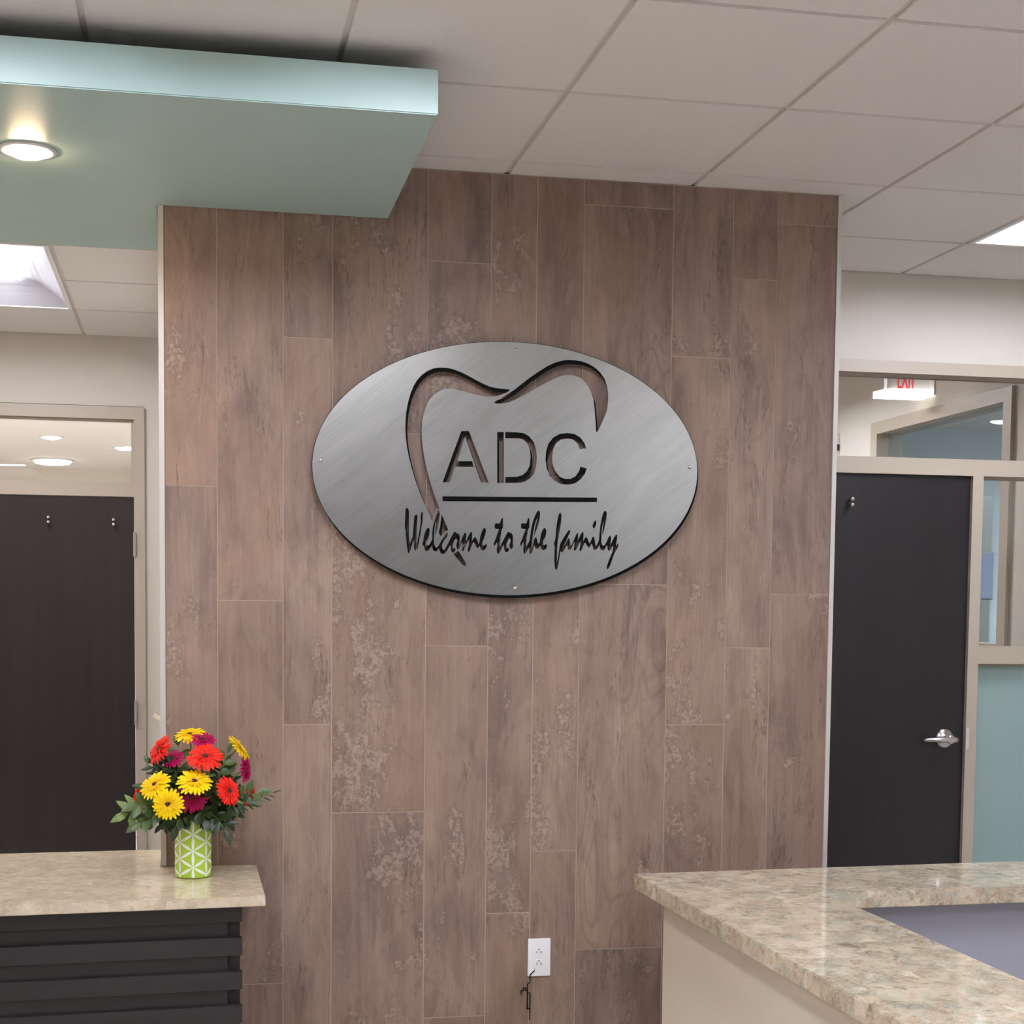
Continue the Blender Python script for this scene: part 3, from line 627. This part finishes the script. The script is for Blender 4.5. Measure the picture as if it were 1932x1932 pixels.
# ------------------------------------------------------------------ left desk
cz = .762
bm = prism(bmesh.new(), [(-2.6, 3.918), (.208, 4.058), (.206, YW - .005), (-.087, YW - .005), (-.087, 4.905), (-2.6, 4.826)], cz - .029, cz)
bmesh.ops.bevel(bm, geom=[e for e in bm.edges if abs(e.verts[0].co.z - e.verts[1].co.z) < .001], offset=.002, segments=2, affect='EDGES')
tag(obj('countertop', bm, M['quartz_l']), 'tan speckled stone countertop on the dark slatted desk', 'countertop')
ang = math.atan2(.14, 2.808)
dk = empty('slatted_desk', (.146, 4.098, 0), 'dark desk front of horizontal slats under the tan countertop', 'desk'); dk.rotation_euler = (0, 0, ang)
def loc_obj(name, bm, mat, parent, centre=False):
    me = bpy.data.meshes.new(name); bm.to_mesh(me); bm.free(); me.materials.append(mat)
    o = bpy.data.objects.new(name, me); C.objects.link(o); o.parent = parent; return o
Ld = 2.55; zt = cz - .0295
def slat(z0, z1):
    bm = B(-Ld, 0, 0, .022, z0, z1, bev=.0012); return loc_obj('slat', bm, M['slat'], dk)
slat(.684, zt)
zc_ = .6385
while zc_ > .08:
    slat(zc_ - .050, zc_); zc_ -= .0963
zc_ = .684
k = 0
while zc_ > .1:
    loc_obj('infill_strip', B(-Ld, -.040, .018, .034, zc_ - .046, zc_ + .001), M['slat'], dk); zc_ -= .0963 if k else .0955; k += 1
loc_obj('body_panel', B(-Ld, -.004, .034, .060, .0, zt), M['void'], dk)
loc_obj('end_panel', B(-.030, -.006, .060, .40, .0, zt), M['slat'], dk)
loc_obj('body_panel', B(-Ld, -.030, .38, .40, .0, zt), M['void'], dk)

# ------------------------------------------------------------------ right desk
poly = [(1.331, 4.249), (3.2, 4.312), (3.2, 3.893), (1.781, 3.870), (1.790, 1.75), (1.376, 1.70)]
bm = prism(bmesh.new(), poly[::-1], cz - .048, cz)
bmesh.ops.bevel(bm, geom=[e for e in bm.edges if abs(e.verts[0].co.z - e.verts[1].co.z) < .001], offset=.0025, segments=2, affect='EDGES')
tag(obj('countertop', bm, M['quartz_r']), 'L shaped grey green flecked stone countertop on the beige desk', 'countertop')
rd = empty('reception_desk', (1.6, 3.0, 0), 'beige panelled reception desk under the flecked L shaped countertop', 'desk')
zt = cz - .0485
bm = prism(bmesh.new(), [(1.410, 4.20), (1.455, 1.80), (1.475, 1.80), (1.430, 4.18)], 0, zt); obj('side_panel', bm, M['beige'], rd)
bm = prism(bmesh.new(), [(1.410, 4.201), (3.15, 4.26), (3.15, 4.24), (1.431, 4.181)], 0, zt); obj('back_panel', bm, M['beige'], rd)
bm = prism(bmesh.new(), [(1.62, 3.945), (3.15, 3.965), (3.15, 3.985), (1.62, 3.965)], 0, zt); obj('inner_panel', bm, M['lav'], rd)
bm = prism(bmesh.new(), [(1.700, 3.944), (1.712, 1.80), (1.692, 1.80), (1.680, 3.944)], 0, zt); obj('inner_panel', bm, M['lav'], rd)
obj('end_panel', B(1.476, 1.691, 1.80, 1.82, 0, zt), M['beige'], rd)

# ------------------------------------------------------------------ oval sign
def pts(k):
    a = SIGN[k]; return [(a[i] / 1e4, a[i + 1] / 1e4) for i in range(0, len(a), 2)]
OVC, OVA, OVB, OVT = (.9945, 2.0005), .6185, .3945, .010
def oval(n=160, dx=0, dz=0, s=0.0):
    r = []
    for i in range(n):
        t = 2 * math.pi * i / n; x, z = (OVA + s) * math.cos(t), (OVB + s) * math.sin(t)
        r.append((OVC[0] + x * math.cos(OVT) - z * math.sin(OVT) + dx, OVC[1] + x * math.sin(OVT) + z * math.cos(OVT) + dz))
    return r
def plate(name, loops, y, thick, mat, parent, bev=0):
    """flat plate in the wall plane: first loop is the outline, the others are cut right through"""
    cu = bpy.data.curves.new(name, 'CURVE'); cu.dimensions = '2D'; cu.fill_mode = 'BOTH'; cu.extrude = thick / 2; cu.bevel_depth = bev
    for L in loops:
        s = cu.splines.new('POLY'); s.points.add(len(L) - 1); s.use_cyclic_u = True
        for p, (a, b) in zip(s.points, L): p.co = (a - OVC[0], b - OVC[1], 0, 1)
    to = bpy.data.objects.new('tmp', cu); C.objects.link(to); bpy.context.view_layer.update()
    me = bpy.data.meshes.new_from_object(to.evaluated_get(bpy.context.evaluated_depsgraph_get()))
    bpy.data.objects.remove(to); me.materials.clear(); me.materials.append(mat); me.name = name
    me.transform(Matrix.Rotation(math.pi / 2, 4, 'X'))
    o = bpy.data.objects.new(name, me); C.objects.link(o); o.parent = parent
    o.location = Vector((OVC[0], y, OVC[1])) - ORG[parent.name]; return o
sg = empty('oval_sign', (OVC[0], YW, OVC[1]), 'oval brushed steel sign with tooth and lettering cut through, on tile wall', 'sign')
keys = list(SIGN)
fy = YW - .030
plate('face_plate', [oval()] + [pts(k) for k in keys], fy + .001, .002, M['steel'], sg)
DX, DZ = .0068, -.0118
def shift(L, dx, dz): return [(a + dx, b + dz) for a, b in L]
plate('shadow_plate', [oval(dx=DX * .6, dz=DZ * .75)] + [shift(pts(k), DX, DZ * .95) for k in keys], fy + .0052, .0062, M['black'], sg)  # offset black plate stands in for the sign's drop shadow and depth
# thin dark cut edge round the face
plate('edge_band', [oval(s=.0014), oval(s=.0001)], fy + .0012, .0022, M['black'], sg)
for x, z in ((1.009, 2.371), (.402, 2.013), (1.588, 2.023), (1.016, 1.628)):
    bm = lathe(bmesh.new(), [(.0060, -.0005), (.0062, .002), (.0045, .0042), (0, .005)], 18, (x, fy, z), Matrix.Rotation(math.radians(90), 4, 'X'))
    tube(bm, [(x, fy + .0155, z), (x, YW, z)], .003, 8)
    obj('screw', bm, M['chrome'], sg, smooth=True)
# ------------------------------------------------------------------ outlet with stray black line, light switch
ol = empty('wall_outlet', (1.114, YW, .437), 'white duplex outlet plate low on the tile wall', 'outlet')
obj('cover_plate', B(1.0765, 1.1520, YW - .0065, YW - .0005, .3750, .4985, bev=.003), M['plastic'], ol)
for zc2 in (.4545, .4165):
    bm = bmesh.new(); P = []
    for a in range(36):
        t = 2 * math.pi * a / 36; P.append((1.1125 + .0165 * math.cos(t), zc2 + max(-.0135, min(.0135, .0165 * math.sin(t)))))
    lo = [bm.verts.new((x, YW - .0065, z)) for x, z in P]; hi = [bm.verts.new((x * .97 + 1.1125 * .03, YW - .0085, z * .97 + zc2 * .03)) for x, z in P]
    bm.faces.new(hi)
    for a in range(36): bm.faces.new((lo[a], lo[(a + 1) % 36], hi[(a + 1) % 36], hi[a]))
    bmesh.ops.recalc_face_normals(bm, faces=bm.faces)
    r = obj('receptacle', bm, M['plastic'], ol)
    bm = bmesh.new()
    box(bm, 1.1050, 1.1068, YW - .0088, YW - .0080, zc2 - .004, zc2 + .0045); box(bm, 1.1180, 1.1198, YW - .0088, YW - .0080, zc2 - .0045, zc2 + .0045)
    box(bm, 1.1198, 1.1225, YW - .0088, YW - .0080, zc2 - .0006, zc2 + .0008)
    lathe(bm, [(.0022, 0), (.0022, .0008), (0, .0009)], 12, (1.1125, YW - .0080, zc2 + .0095), Matrix.Rotation(math.radians(90), 4, 'X'))
    obj('slots', bm, M['slot'], r)
obj('centre_screw', lathe(bmesh.new(), [(.002, 0), (.0018, .001), (0, .0012)], 10, (1.1125, YW - .0065, .4355), Matrix.Rotation(math.radians(90), 4, 'X')), M['alu'], ol)
wi = empty('stray_line', (1.08, YW, .30), 'thin black angular stray line below the outlet', 'stray_line')  # stray drawn line, not a cable; built as thin strands
wy = YW - .0078
def stray_line(P, y=wy):
    bm = bmesh.new()
    for a, b in zip(P, P[1:]):
        a3, b3 = Vector((a[0], y, a[1])), Vector((b[0], y, b[1])); d = (b3 - a3).normalized() * .0008
        tube(bm, [a3 - d, b3 + d], .0018, 8)
    return bm
obj('strand', stray_line([(1.099, .3945), (1.084, .381), (1.084, .357), (1.0755, .351), (1.0755, .2705), (1.0845, .2705)]), M['black'], wi)
obj('strand', stray_line([(1.0755, .330), (1.070, .330), (1.070, .338), (1.0615, .338), (1.0615, .330), (1.0545, .330), (1.0545, .317)]), M['black'], wi)
obj('strand', stray_line([(1.0755, .3215), (1.0845, .3215), (1.0845, .2345)]), M['black'], wi)
obj('line_dot', lathe(bmesh.new(), [(.0013, 0), (.0012, .001), (0, .0014)], 10, (1.0985, YW - .0066, .4005), Matrix.Rotation(math.radians(90), 4, 'X')), M['black'], wi)
ls = empty('light_switch', (-.0845, 5.0, 1.18), 'cream toggle switch seen edge on at the tile wall corner', 'light switch')
obj('cover_plate', B(-.0905, -.0848, 4.965, 5.035, 1.118, 1.240, bev=.002), plain('cream plastic', srgb(240, 222, 200), .4), ls)
bm = B(-.0065, .0065, -.005, .005, 0, .028, bev=.001); bmesh.ops.transform(bm, matrix=Matrix.Translation((-.090, 5.0, 1.186)) @ Matrix.Rotation(math.radians(-62), 4, 'Y'), verts=bm.verts)
obj('toggle', bm, plain('ivory plastic', srgb(244, 228, 208), .4), ls)

# ------------------------------------------------------------------ vase
vx, vy, vr, vh = .0125, 4.395, .0535, .182
va = empty('vase', (vx, vy, cz), 'lime green cylinder vase with white lattice pattern on the left counter', 'vase')
obj('body', lathe(bmesh.new(), [(0, .001), (vr - .004, .001), (vr - .001, .003), (vr, .007), (vr, vh - .003), (vr - .001, vh), (vr - .004, vh), (vr - .0045, .01), (0, .01)], 56, (vx, vy, cz)), plain('lime glaze', srgb(168, 200, 62), .16), va, smooth=True)
bm = bmesh.new(); E = .0490; dw = .0078
def cyl(u, z):
    th = u / vr - math.pi / 2 - .01; rr = vr + .00035
    return Vector((vx + rr * math.cos(th), vy + rr * math.sin(th), cz + z))
def lens(a, b):
    a, b = Vector(a), Vector(b); d = b - a; n = Vector((-d.y, d.x)).normalized(); K = 10; L = []; R = []
    cps = []
    for i in range(K + 1):
        f = i / K; wd = dw * math.sin(math.pi * f) ** .85 / 1.0 + .0006; c = a + d * f; cps.append((c + n * wd / 2, c - n * wd / 2))
    for i in range(K):
        q = [cps[i][0], cps[i][1], cps[i + 1][1], cps[i + 1][0]]
        if min(p.y for p in q) < .004 or max(p.y for p in q) > vh - .003: continue
        bm.faces.new([bm.verts.new(cyl(p.x, p.y)) for p in q])
ncol = 8; cw = 2 * math.pi * vr / ncol
for c in range(ncol):
    for r in range(-1, 5):
        z0 = r * E + (.0 if c % 2 else E / 2) + .010; u0 = c * cw
        lens((u0, z0), (u0, z0 + E)); lens((u0, z0), (u0 + cw, z0 + E / 2)); lens((u0, z0), (u0 + cw, z0 - E / 2))
bmesh.ops.remove_doubles(bm, verts=bm.verts, dist=.00005)
bmesh.ops.recalc_face_normals(bm, faces=bm.faces)
obj('lattice_pattern', bm, plain('white glaze', srgb(236, 240, 228), .2), va)
mouth = Vector((vx, vy, cz + vh))

# ------------------------------------------------------------------ gerberas
def petal_mat(name, base, tip):
    t = NT(name); v = t.coord(); ln = t.n('VectorMath', {'operation': 'LENGTH'}, _0=v).outputs['Value']
    n = t.noise(v, 300, 3, .6)
    c = t.ramp(t.math('MULTIPLY', ln, 20.0), [(.15, base), (.6, tip), (1, tip)])
    c = t.mix(t.math('MULTIPLY', n, .25), c, base)
    t.p(Base_Color=c, Roughness=.55, Subsurface_Weight=.0, Specular_IOR_Level=.3)
    tr = t.n('BsdfTranslucent', None, Color=c); mx = t.n('MixShader', None, _0=.25, _1=t.b.outputs[0], _2=tr.outputs[0])
    t.t.links.new(mx.outputs[0], t.out.inputs[0]); return t.m
PM = {'yellow': petal_mat('yellow petal', srgb(240, 190, 0), srgb(255, 224, 6)), 'red': petal_mat('red petal', srgb(205, 20, 12), srgb(250, 48, 26)),
      'magenta': petal_mat('magenta petal', srgb(150, 4, 66), srgb(196, 12, 98))}
disc_m = plain('dark flower centre', srgb(66, 22, 14), .8, noise=.4, nscale=500, bump=.8)
ringm = {'yellow': plain('golden florets', srgb(236, 176, 10), .7, bump=.6, nscale=600), 'red': plain('orange florets', srgb(214, 40, 20), .7, bump=.6, nscale=600), 'magenta': plain('pink florets', srgb(222, 96, 140), .7, bump=.6, nscale=600)}
stem_m = plain('green stem', srgb(96, 128, 52), .5)
def petals_bm(R, seed):
    rd_ = random.Random(seed); bm = bmesh.new()
    for layer, (n, L, lift, wd) in enumerate(((23, 1.0, .10, .205), (21, .88, .20, .19), (15, .52, .32, .13))):
        for k in range(n):
            a = 2 * math.pi * (k + .5 * layer) / n + rd_.uniform(-.06, .06); l = L * R * rd_.uniform(.93, 1.05); li = lift + rd_.uniform(-.06, .08)
            ca, sa = math.cos(a), math.sin(a); rows = []
            for f, wf in ((.10, .35), (.4, .8), (.72, 1.0), (.92, .72), (1.0, .28)):
                r = l * f; z = R * (li * f - .20 * f * f - .012 * layer * -1); w_ = wd * R * wf * .5; cup = .03 * R * wf
                rows.append([bm.verts.new((ca * r - sa * s * w_, sa * r + ca * s * w_, z + (cup if s else 0))) for s in (-1, 0, 1)])
            for p, q in zip(rows, rows[1:]):
                for s in (0, 1): bm.faces.new((p[s], p[s + 1], q[s + 1], q[s]))
    return bm
def lmesh(name, bm, mat, parent, smooth=True):
    o = loc_obj(name, bm, mat, parent)
    if smooth:
        for p in o.data.polygons: p.use_smooth = True
    return o
def gerbera(c, R, n, col, label, seed):
    n = Vector(n).normalized(); g = empty('gerbera', c, label, 'flower', 'gerberas in the lime green vase')
    q = n.to_track_quat('Z', 'Y'); g.rotation_mode = 'QUATERNION'; g.rotation_quaternion = q
    lmesh('petals', petals_bm(R, seed), PM[col], g)
    lmesh('floret_ring', lathe(bmesh.new(), [(R * .17, R * .07), (R * .23, R * .095), (R * .30, R * .05), (R * .28, R * .0)], 24), ringm[col], g)
    lmesh('flower_centre', lathe(bmesh.new(), [(R * .21, R * .06), (R * .19, R * .098), (R * .10, R * .115), (0, R * .105)], 20), disc_m, g)
    lmesh('calyx', lathe(bmesh.new(), [(R * .05, -R * .16), (R * .16, -R * .12), (R * .22, -R * .02), (R * .20, 0)], 14), stem_m, g)
    inv = q.to_matrix().inverted(); cv = Vector(c)
    a = cv - n * R * .14; t1 = Vector((c[0] * .65 + vx * .35, max(vy + .01, c[1] + .055), c[2] - R * .8)); e = mouth + Vector(((c[0] - vx) * .16, (c[1] - vy) * .16, -.03))
    P = []
    for i in range(9):
        f = i / 8; P.append(inv @ ((a * (1 - f) ** 2 + t1 * 2 * f * (1 - f) + e * f * f) - cv))
    lmesh('stem', tube(bmesh.new(), P, .0022, 7), stem_m, g)
FL = [((.005, 4.40, 1.183), .050, (-.12, -.30, .95), 'yellow', 'yellow gerbera at the very top of the bouquet'),
      ((.042, 4.365, 1.171), .039, (.05, -.52, .85), 'magenta', 'magenta gerbera with pink ring, top centre under the yellow one'),
      ((.047, 4.30, 1.127), .054, (.0, -.68, .73), 'red', 'large red gerbera in the upper middle of the bouquet'),
      ((-.083, 4.37, 1.143), .048, (-.80, -.42, .50), 'red', 'orange red gerbera leaning out at upper left'),
      ((-.044, 4.375, 1.116), .034, (-.25, -.65, .72), 'magenta', 'small magenta gerbera between the two upper red ones'),
      ((-.095, 4.31, 1.046), .050, (-.45, -.62, .66), 'yellow', 'yellow gerbera on the left, upper of the left pair'),
      ((.017, 4.27, 1.058), .053, (.08, -.62, .78), 'yellow', 'yellow gerbera in the centre of the bouquet'),
      ((-.058, 4.25, .997), .047, (-.1, -.98, .08), 'yellow', 'yellow gerbera facing front at lower left'),
      ((.008, 4.325, 1.006), .048, (-.05, -.85, .35), 'magenta', 'magenta gerbera low in the centre, half covered by yellow petals'),
      ((.114, 4.29, 1.028), .046, (.62, -.70, .34), 'red', 'red gerbera at the lower right of the bouquet'),
      ((.148, 4.40, 1.143), .048, (.76, -.16, .60), 'yellow', 'yellow gerbera seen sideways at the upper right'),
      ((.168, 4.39, 1.080), .043, (.93, -.36, .05), 'magenta', 'magenta gerbera seen sideways at the right'),
      ((.180, 4.40, .998), .034, (.85, -.50, -.2), 'red', 'small red gerbera edge at the far right'),
      ((-.148, 4.41, 1.005), .034, (-.85, -.3, .15), 'red', 'red gerbera mostly hidden at the far left')]
for i, f in enumerate(FL): gerbera(*f, seed=i)

# ------------------------------------------------------------------ foliage
def leaf_mat(name, a, b, edge=None):
    t = NT(name); v = t.coord(); n = t.noise(v, 60, 3, .5)
    c = t.ramp(n, [(.35, a), (.65, b)])
    if edge:
        x = t.n('SeparateXYZ', None, _0=v).outputs[0]
        c = t.mix(t.ramp(t.math('ADD', t.math('ABSOLUTE', x), t.math('MULTIPLY', n, .1)), [(.20, (0, 0, 0)), (.27, (1, 1, 1))]), c, edge)
    t.p(Base_Color=c, Roughness=.38, Specular_IOR_Level=.4)
    tr = t.n('BsdfTranslucent', None, Color=c); mx = t.n('MixShader', None, _0=.15, _1=t.b.outputs[0], _2=tr.outputs[0])
    t.t.links.new(mx.outputs[0], t.out.inputs[0]); return t.m
LM = {'dark': leaf_mat('dark leaf', srgb(26, 42, 18), srgb(46, 66, 30)), 'mid': leaf_mat('olive leaf', srgb(62, 84, 44), srgb(92, 114, 66)),
      'pale': leaf_mat('variegated leaf', srgb(84, 108, 52), srgb(120, 140, 74), srgb(176, 184, 122))}
def leaf_mesh(kind, wr, mat):
    """unit leaf along +Y, width wr, folded on the midrib and arched"""
    bm = bmesh.new(); rows = []
    for f, wf in ((0, .06), (.12, .45), (.32, .92), (.55, 1.0), (.78, .66), (.92, .28), (1, .02)):
        z = -.22 * f * f + .05 * f
        rows.append([bm.verts.new((s * wr * wf / 2, f, z + abs(s) * .10 * wr * wf)) for s in (-1, -.5, 0, .5, 1)])
    for p, q in zip(rows, rows[1:]):
        for s in range(4): bm.faces.new((p[s], p[s + 1], q[s + 1], q[s]))
    me = bpy.data.meshes.new('leaf'); bm.to_mesh(me); bm.free(); me.materials.append(mat)
    for p in me.polygons: p.use_smooth = True
    return me
LEAF = {'dark': [leaf_mesh('dark', w_, LM['dark']) for w_ in (.42, .5, .36)], 'mid': [leaf_mesh('mid', w_, LM['mid']) for w_ in (.5, .58)],
        'pale': [leaf_mesh('pale', w_, LM['pale']) for w_ in (.36, .42)], 'thin': [leaf_mesh('dark', .16, LM['dark'])]}
def sprig(P, n, L, kind, label, rnd, group=None, spread=1.0):
    P = [Vector(p) for p in P]
    s = empty('leafy_sprig', P[0], label, 'foliage', group)
    def at_(f): return P[0] * (1 - f) ** 2 + P[1] * 2 * f * (1 - f) + P[2] * f * f
    obj('stem', tube(bmesh.new(), [at_(i / 8) for i in range(9)], [.0016 - .0001 * i for i in range(9)], 6), stem_m, s, smooth=True)
    for i in range(n):
        f = 1.0 if i == 0 else .32 + .66 * (i / n); pos = at_(f); d = (at_(min(1, f + .03)) - at_(f - .03)).normalized()
        side = d.cross(Vector((0, -1, .25))); side.normalize(); sg_ = 1 if i % 2 else -1
        if i: d = (d * .55 + side * sg_ * spread + Vector((rnd.uniform(-.3, .3), rnd.uniform(-.5, .1), rnd.uniform(-.25, .25)))).normalized()
        up = Vector((rnd.uniform(-.3, .3), -.75, .6)); xax = d.cross(up).normalized(); zax = xax.cross(d)
        o = bpy.data.objects.new('leaf', rnd.choice(LEAF[kind])); C.objects.link(o); o.parent = s
        l = L * rnd.uniform(.8, 1.15); m_ = Matrix((xax, d, zax)).transposed().to_4x4() @ Matrix.Scale(l, 4); m_.translation = pos - P[0]
        o.matrix_basis = m_
rn = random.Random(11)
grp = 'dark green leaf sprigs filling the bouquet'
tips = []
for k in range(40):     # leafy skirt and filling between the blooms
    a = rn.uniform(-math.pi, 0) if k < 29 else rn.uniform(0, math.pi)
    ring_ = (k % 3); rr = (.095, .125, .10)[ring_] * rn.uniform(.8, 1.1); zz = (cz + vh - .004, cz + vh + .075, cz + vh + .135)[ring_] + rn.uniform(-.02, .02)
    tips.append((vx + rr * math.cos(a) * 1.1, vy + rr * math.sin(a) * .75 + (.0 if ring_ == 0 else .02), zz))
for tp in tips:
    tp = Vector(tp); a = mouth + Vector(((tp.x - vx) * .25, (tp.y - vy) * .25, -.02)); mid_ = (a + tp) / 2 + Vector((0, 0, .035))
    hgt = 'low' if tp.z < cz + vh + .03 else ('halfway up' if tp.z < cz + vh + .105 else 'high up'); dx_ = tp.x - vx
    side_ = 'at the back' if tp.y > vy + .045 else ('on the left' if dx_ < -.035 else ('on the right' if dx_ > .035 else 'in the middle'))
    sprig([a, mid_, tp], 9, .040, 'dark', 'dark green leafy sprig %s %s of the bouquet' % (hgt, side_), rn, 'dark leaf sprigs %s %s of the bouquet' % (hgt, side_))
def sp(t, n, L, kind, label, lift=.03, spread=1.0):
    t = Vector(t); a = mouth + Vector(((t.x - vx) * .2, (t.y - vy) * .2, -.02)); sprig([a, (a + t) / 2 + Vector((0, 0, lift)), t], n, L, kind, label, rn, None, spread)
sp((-.172, 4.33, .962), 12, .060, 'pale', 'pale variegated sprig at the lower left of the bouquet', .05, .7)
sp((-.150, 4.33, .985), 9, .046, 'mid', 'broad green sprig behind the pale one at lower left', .05, .8)
sp((-.135, 4.33, .935), 8, .052, 'mid', 'drooping green sprig at the lowest left', .04, .7)
sp((.200, 4.38, 1.010), 8, .046, 'mid', 'green sprig reaching out at the right side', .03)
sp((.170, 4.34, .985), 7, .046, 'dark', 'dark broad leaved sprig at the lower right', .04)
sp((.115, 4.40, 1.130), 9, .045, 'mid', 'green sprig rising at the upper right behind the flowers', .0)
sp((-.03, 4.41, 1.150), 9, .042, 'mid', 'green sprig rising behind the upper left flowers', .0)
sp((-.115, 4.40, 1.10), 6, .03, 'mid', 'small sprig poking out left of the orange red flower', .0)
sp((.245, 4.40, 1.005), 16, .028, 'thin', 'thin fern like sprig pointing right', .0, .6)
sp((.10, 4.30, .915), 9, .048, 'dark', 'dark sprig hanging in front of the vase rim at right', .07)
sp((-.035, 4.31, .925), 8, .044, 'dark', 'dark sprig hanging in front of the vase rim at left', .07)
sp((.045, 4.30, .945), 8, .042, 'dark', 'dark sprig hanging over the middle of the vase rim', .06)
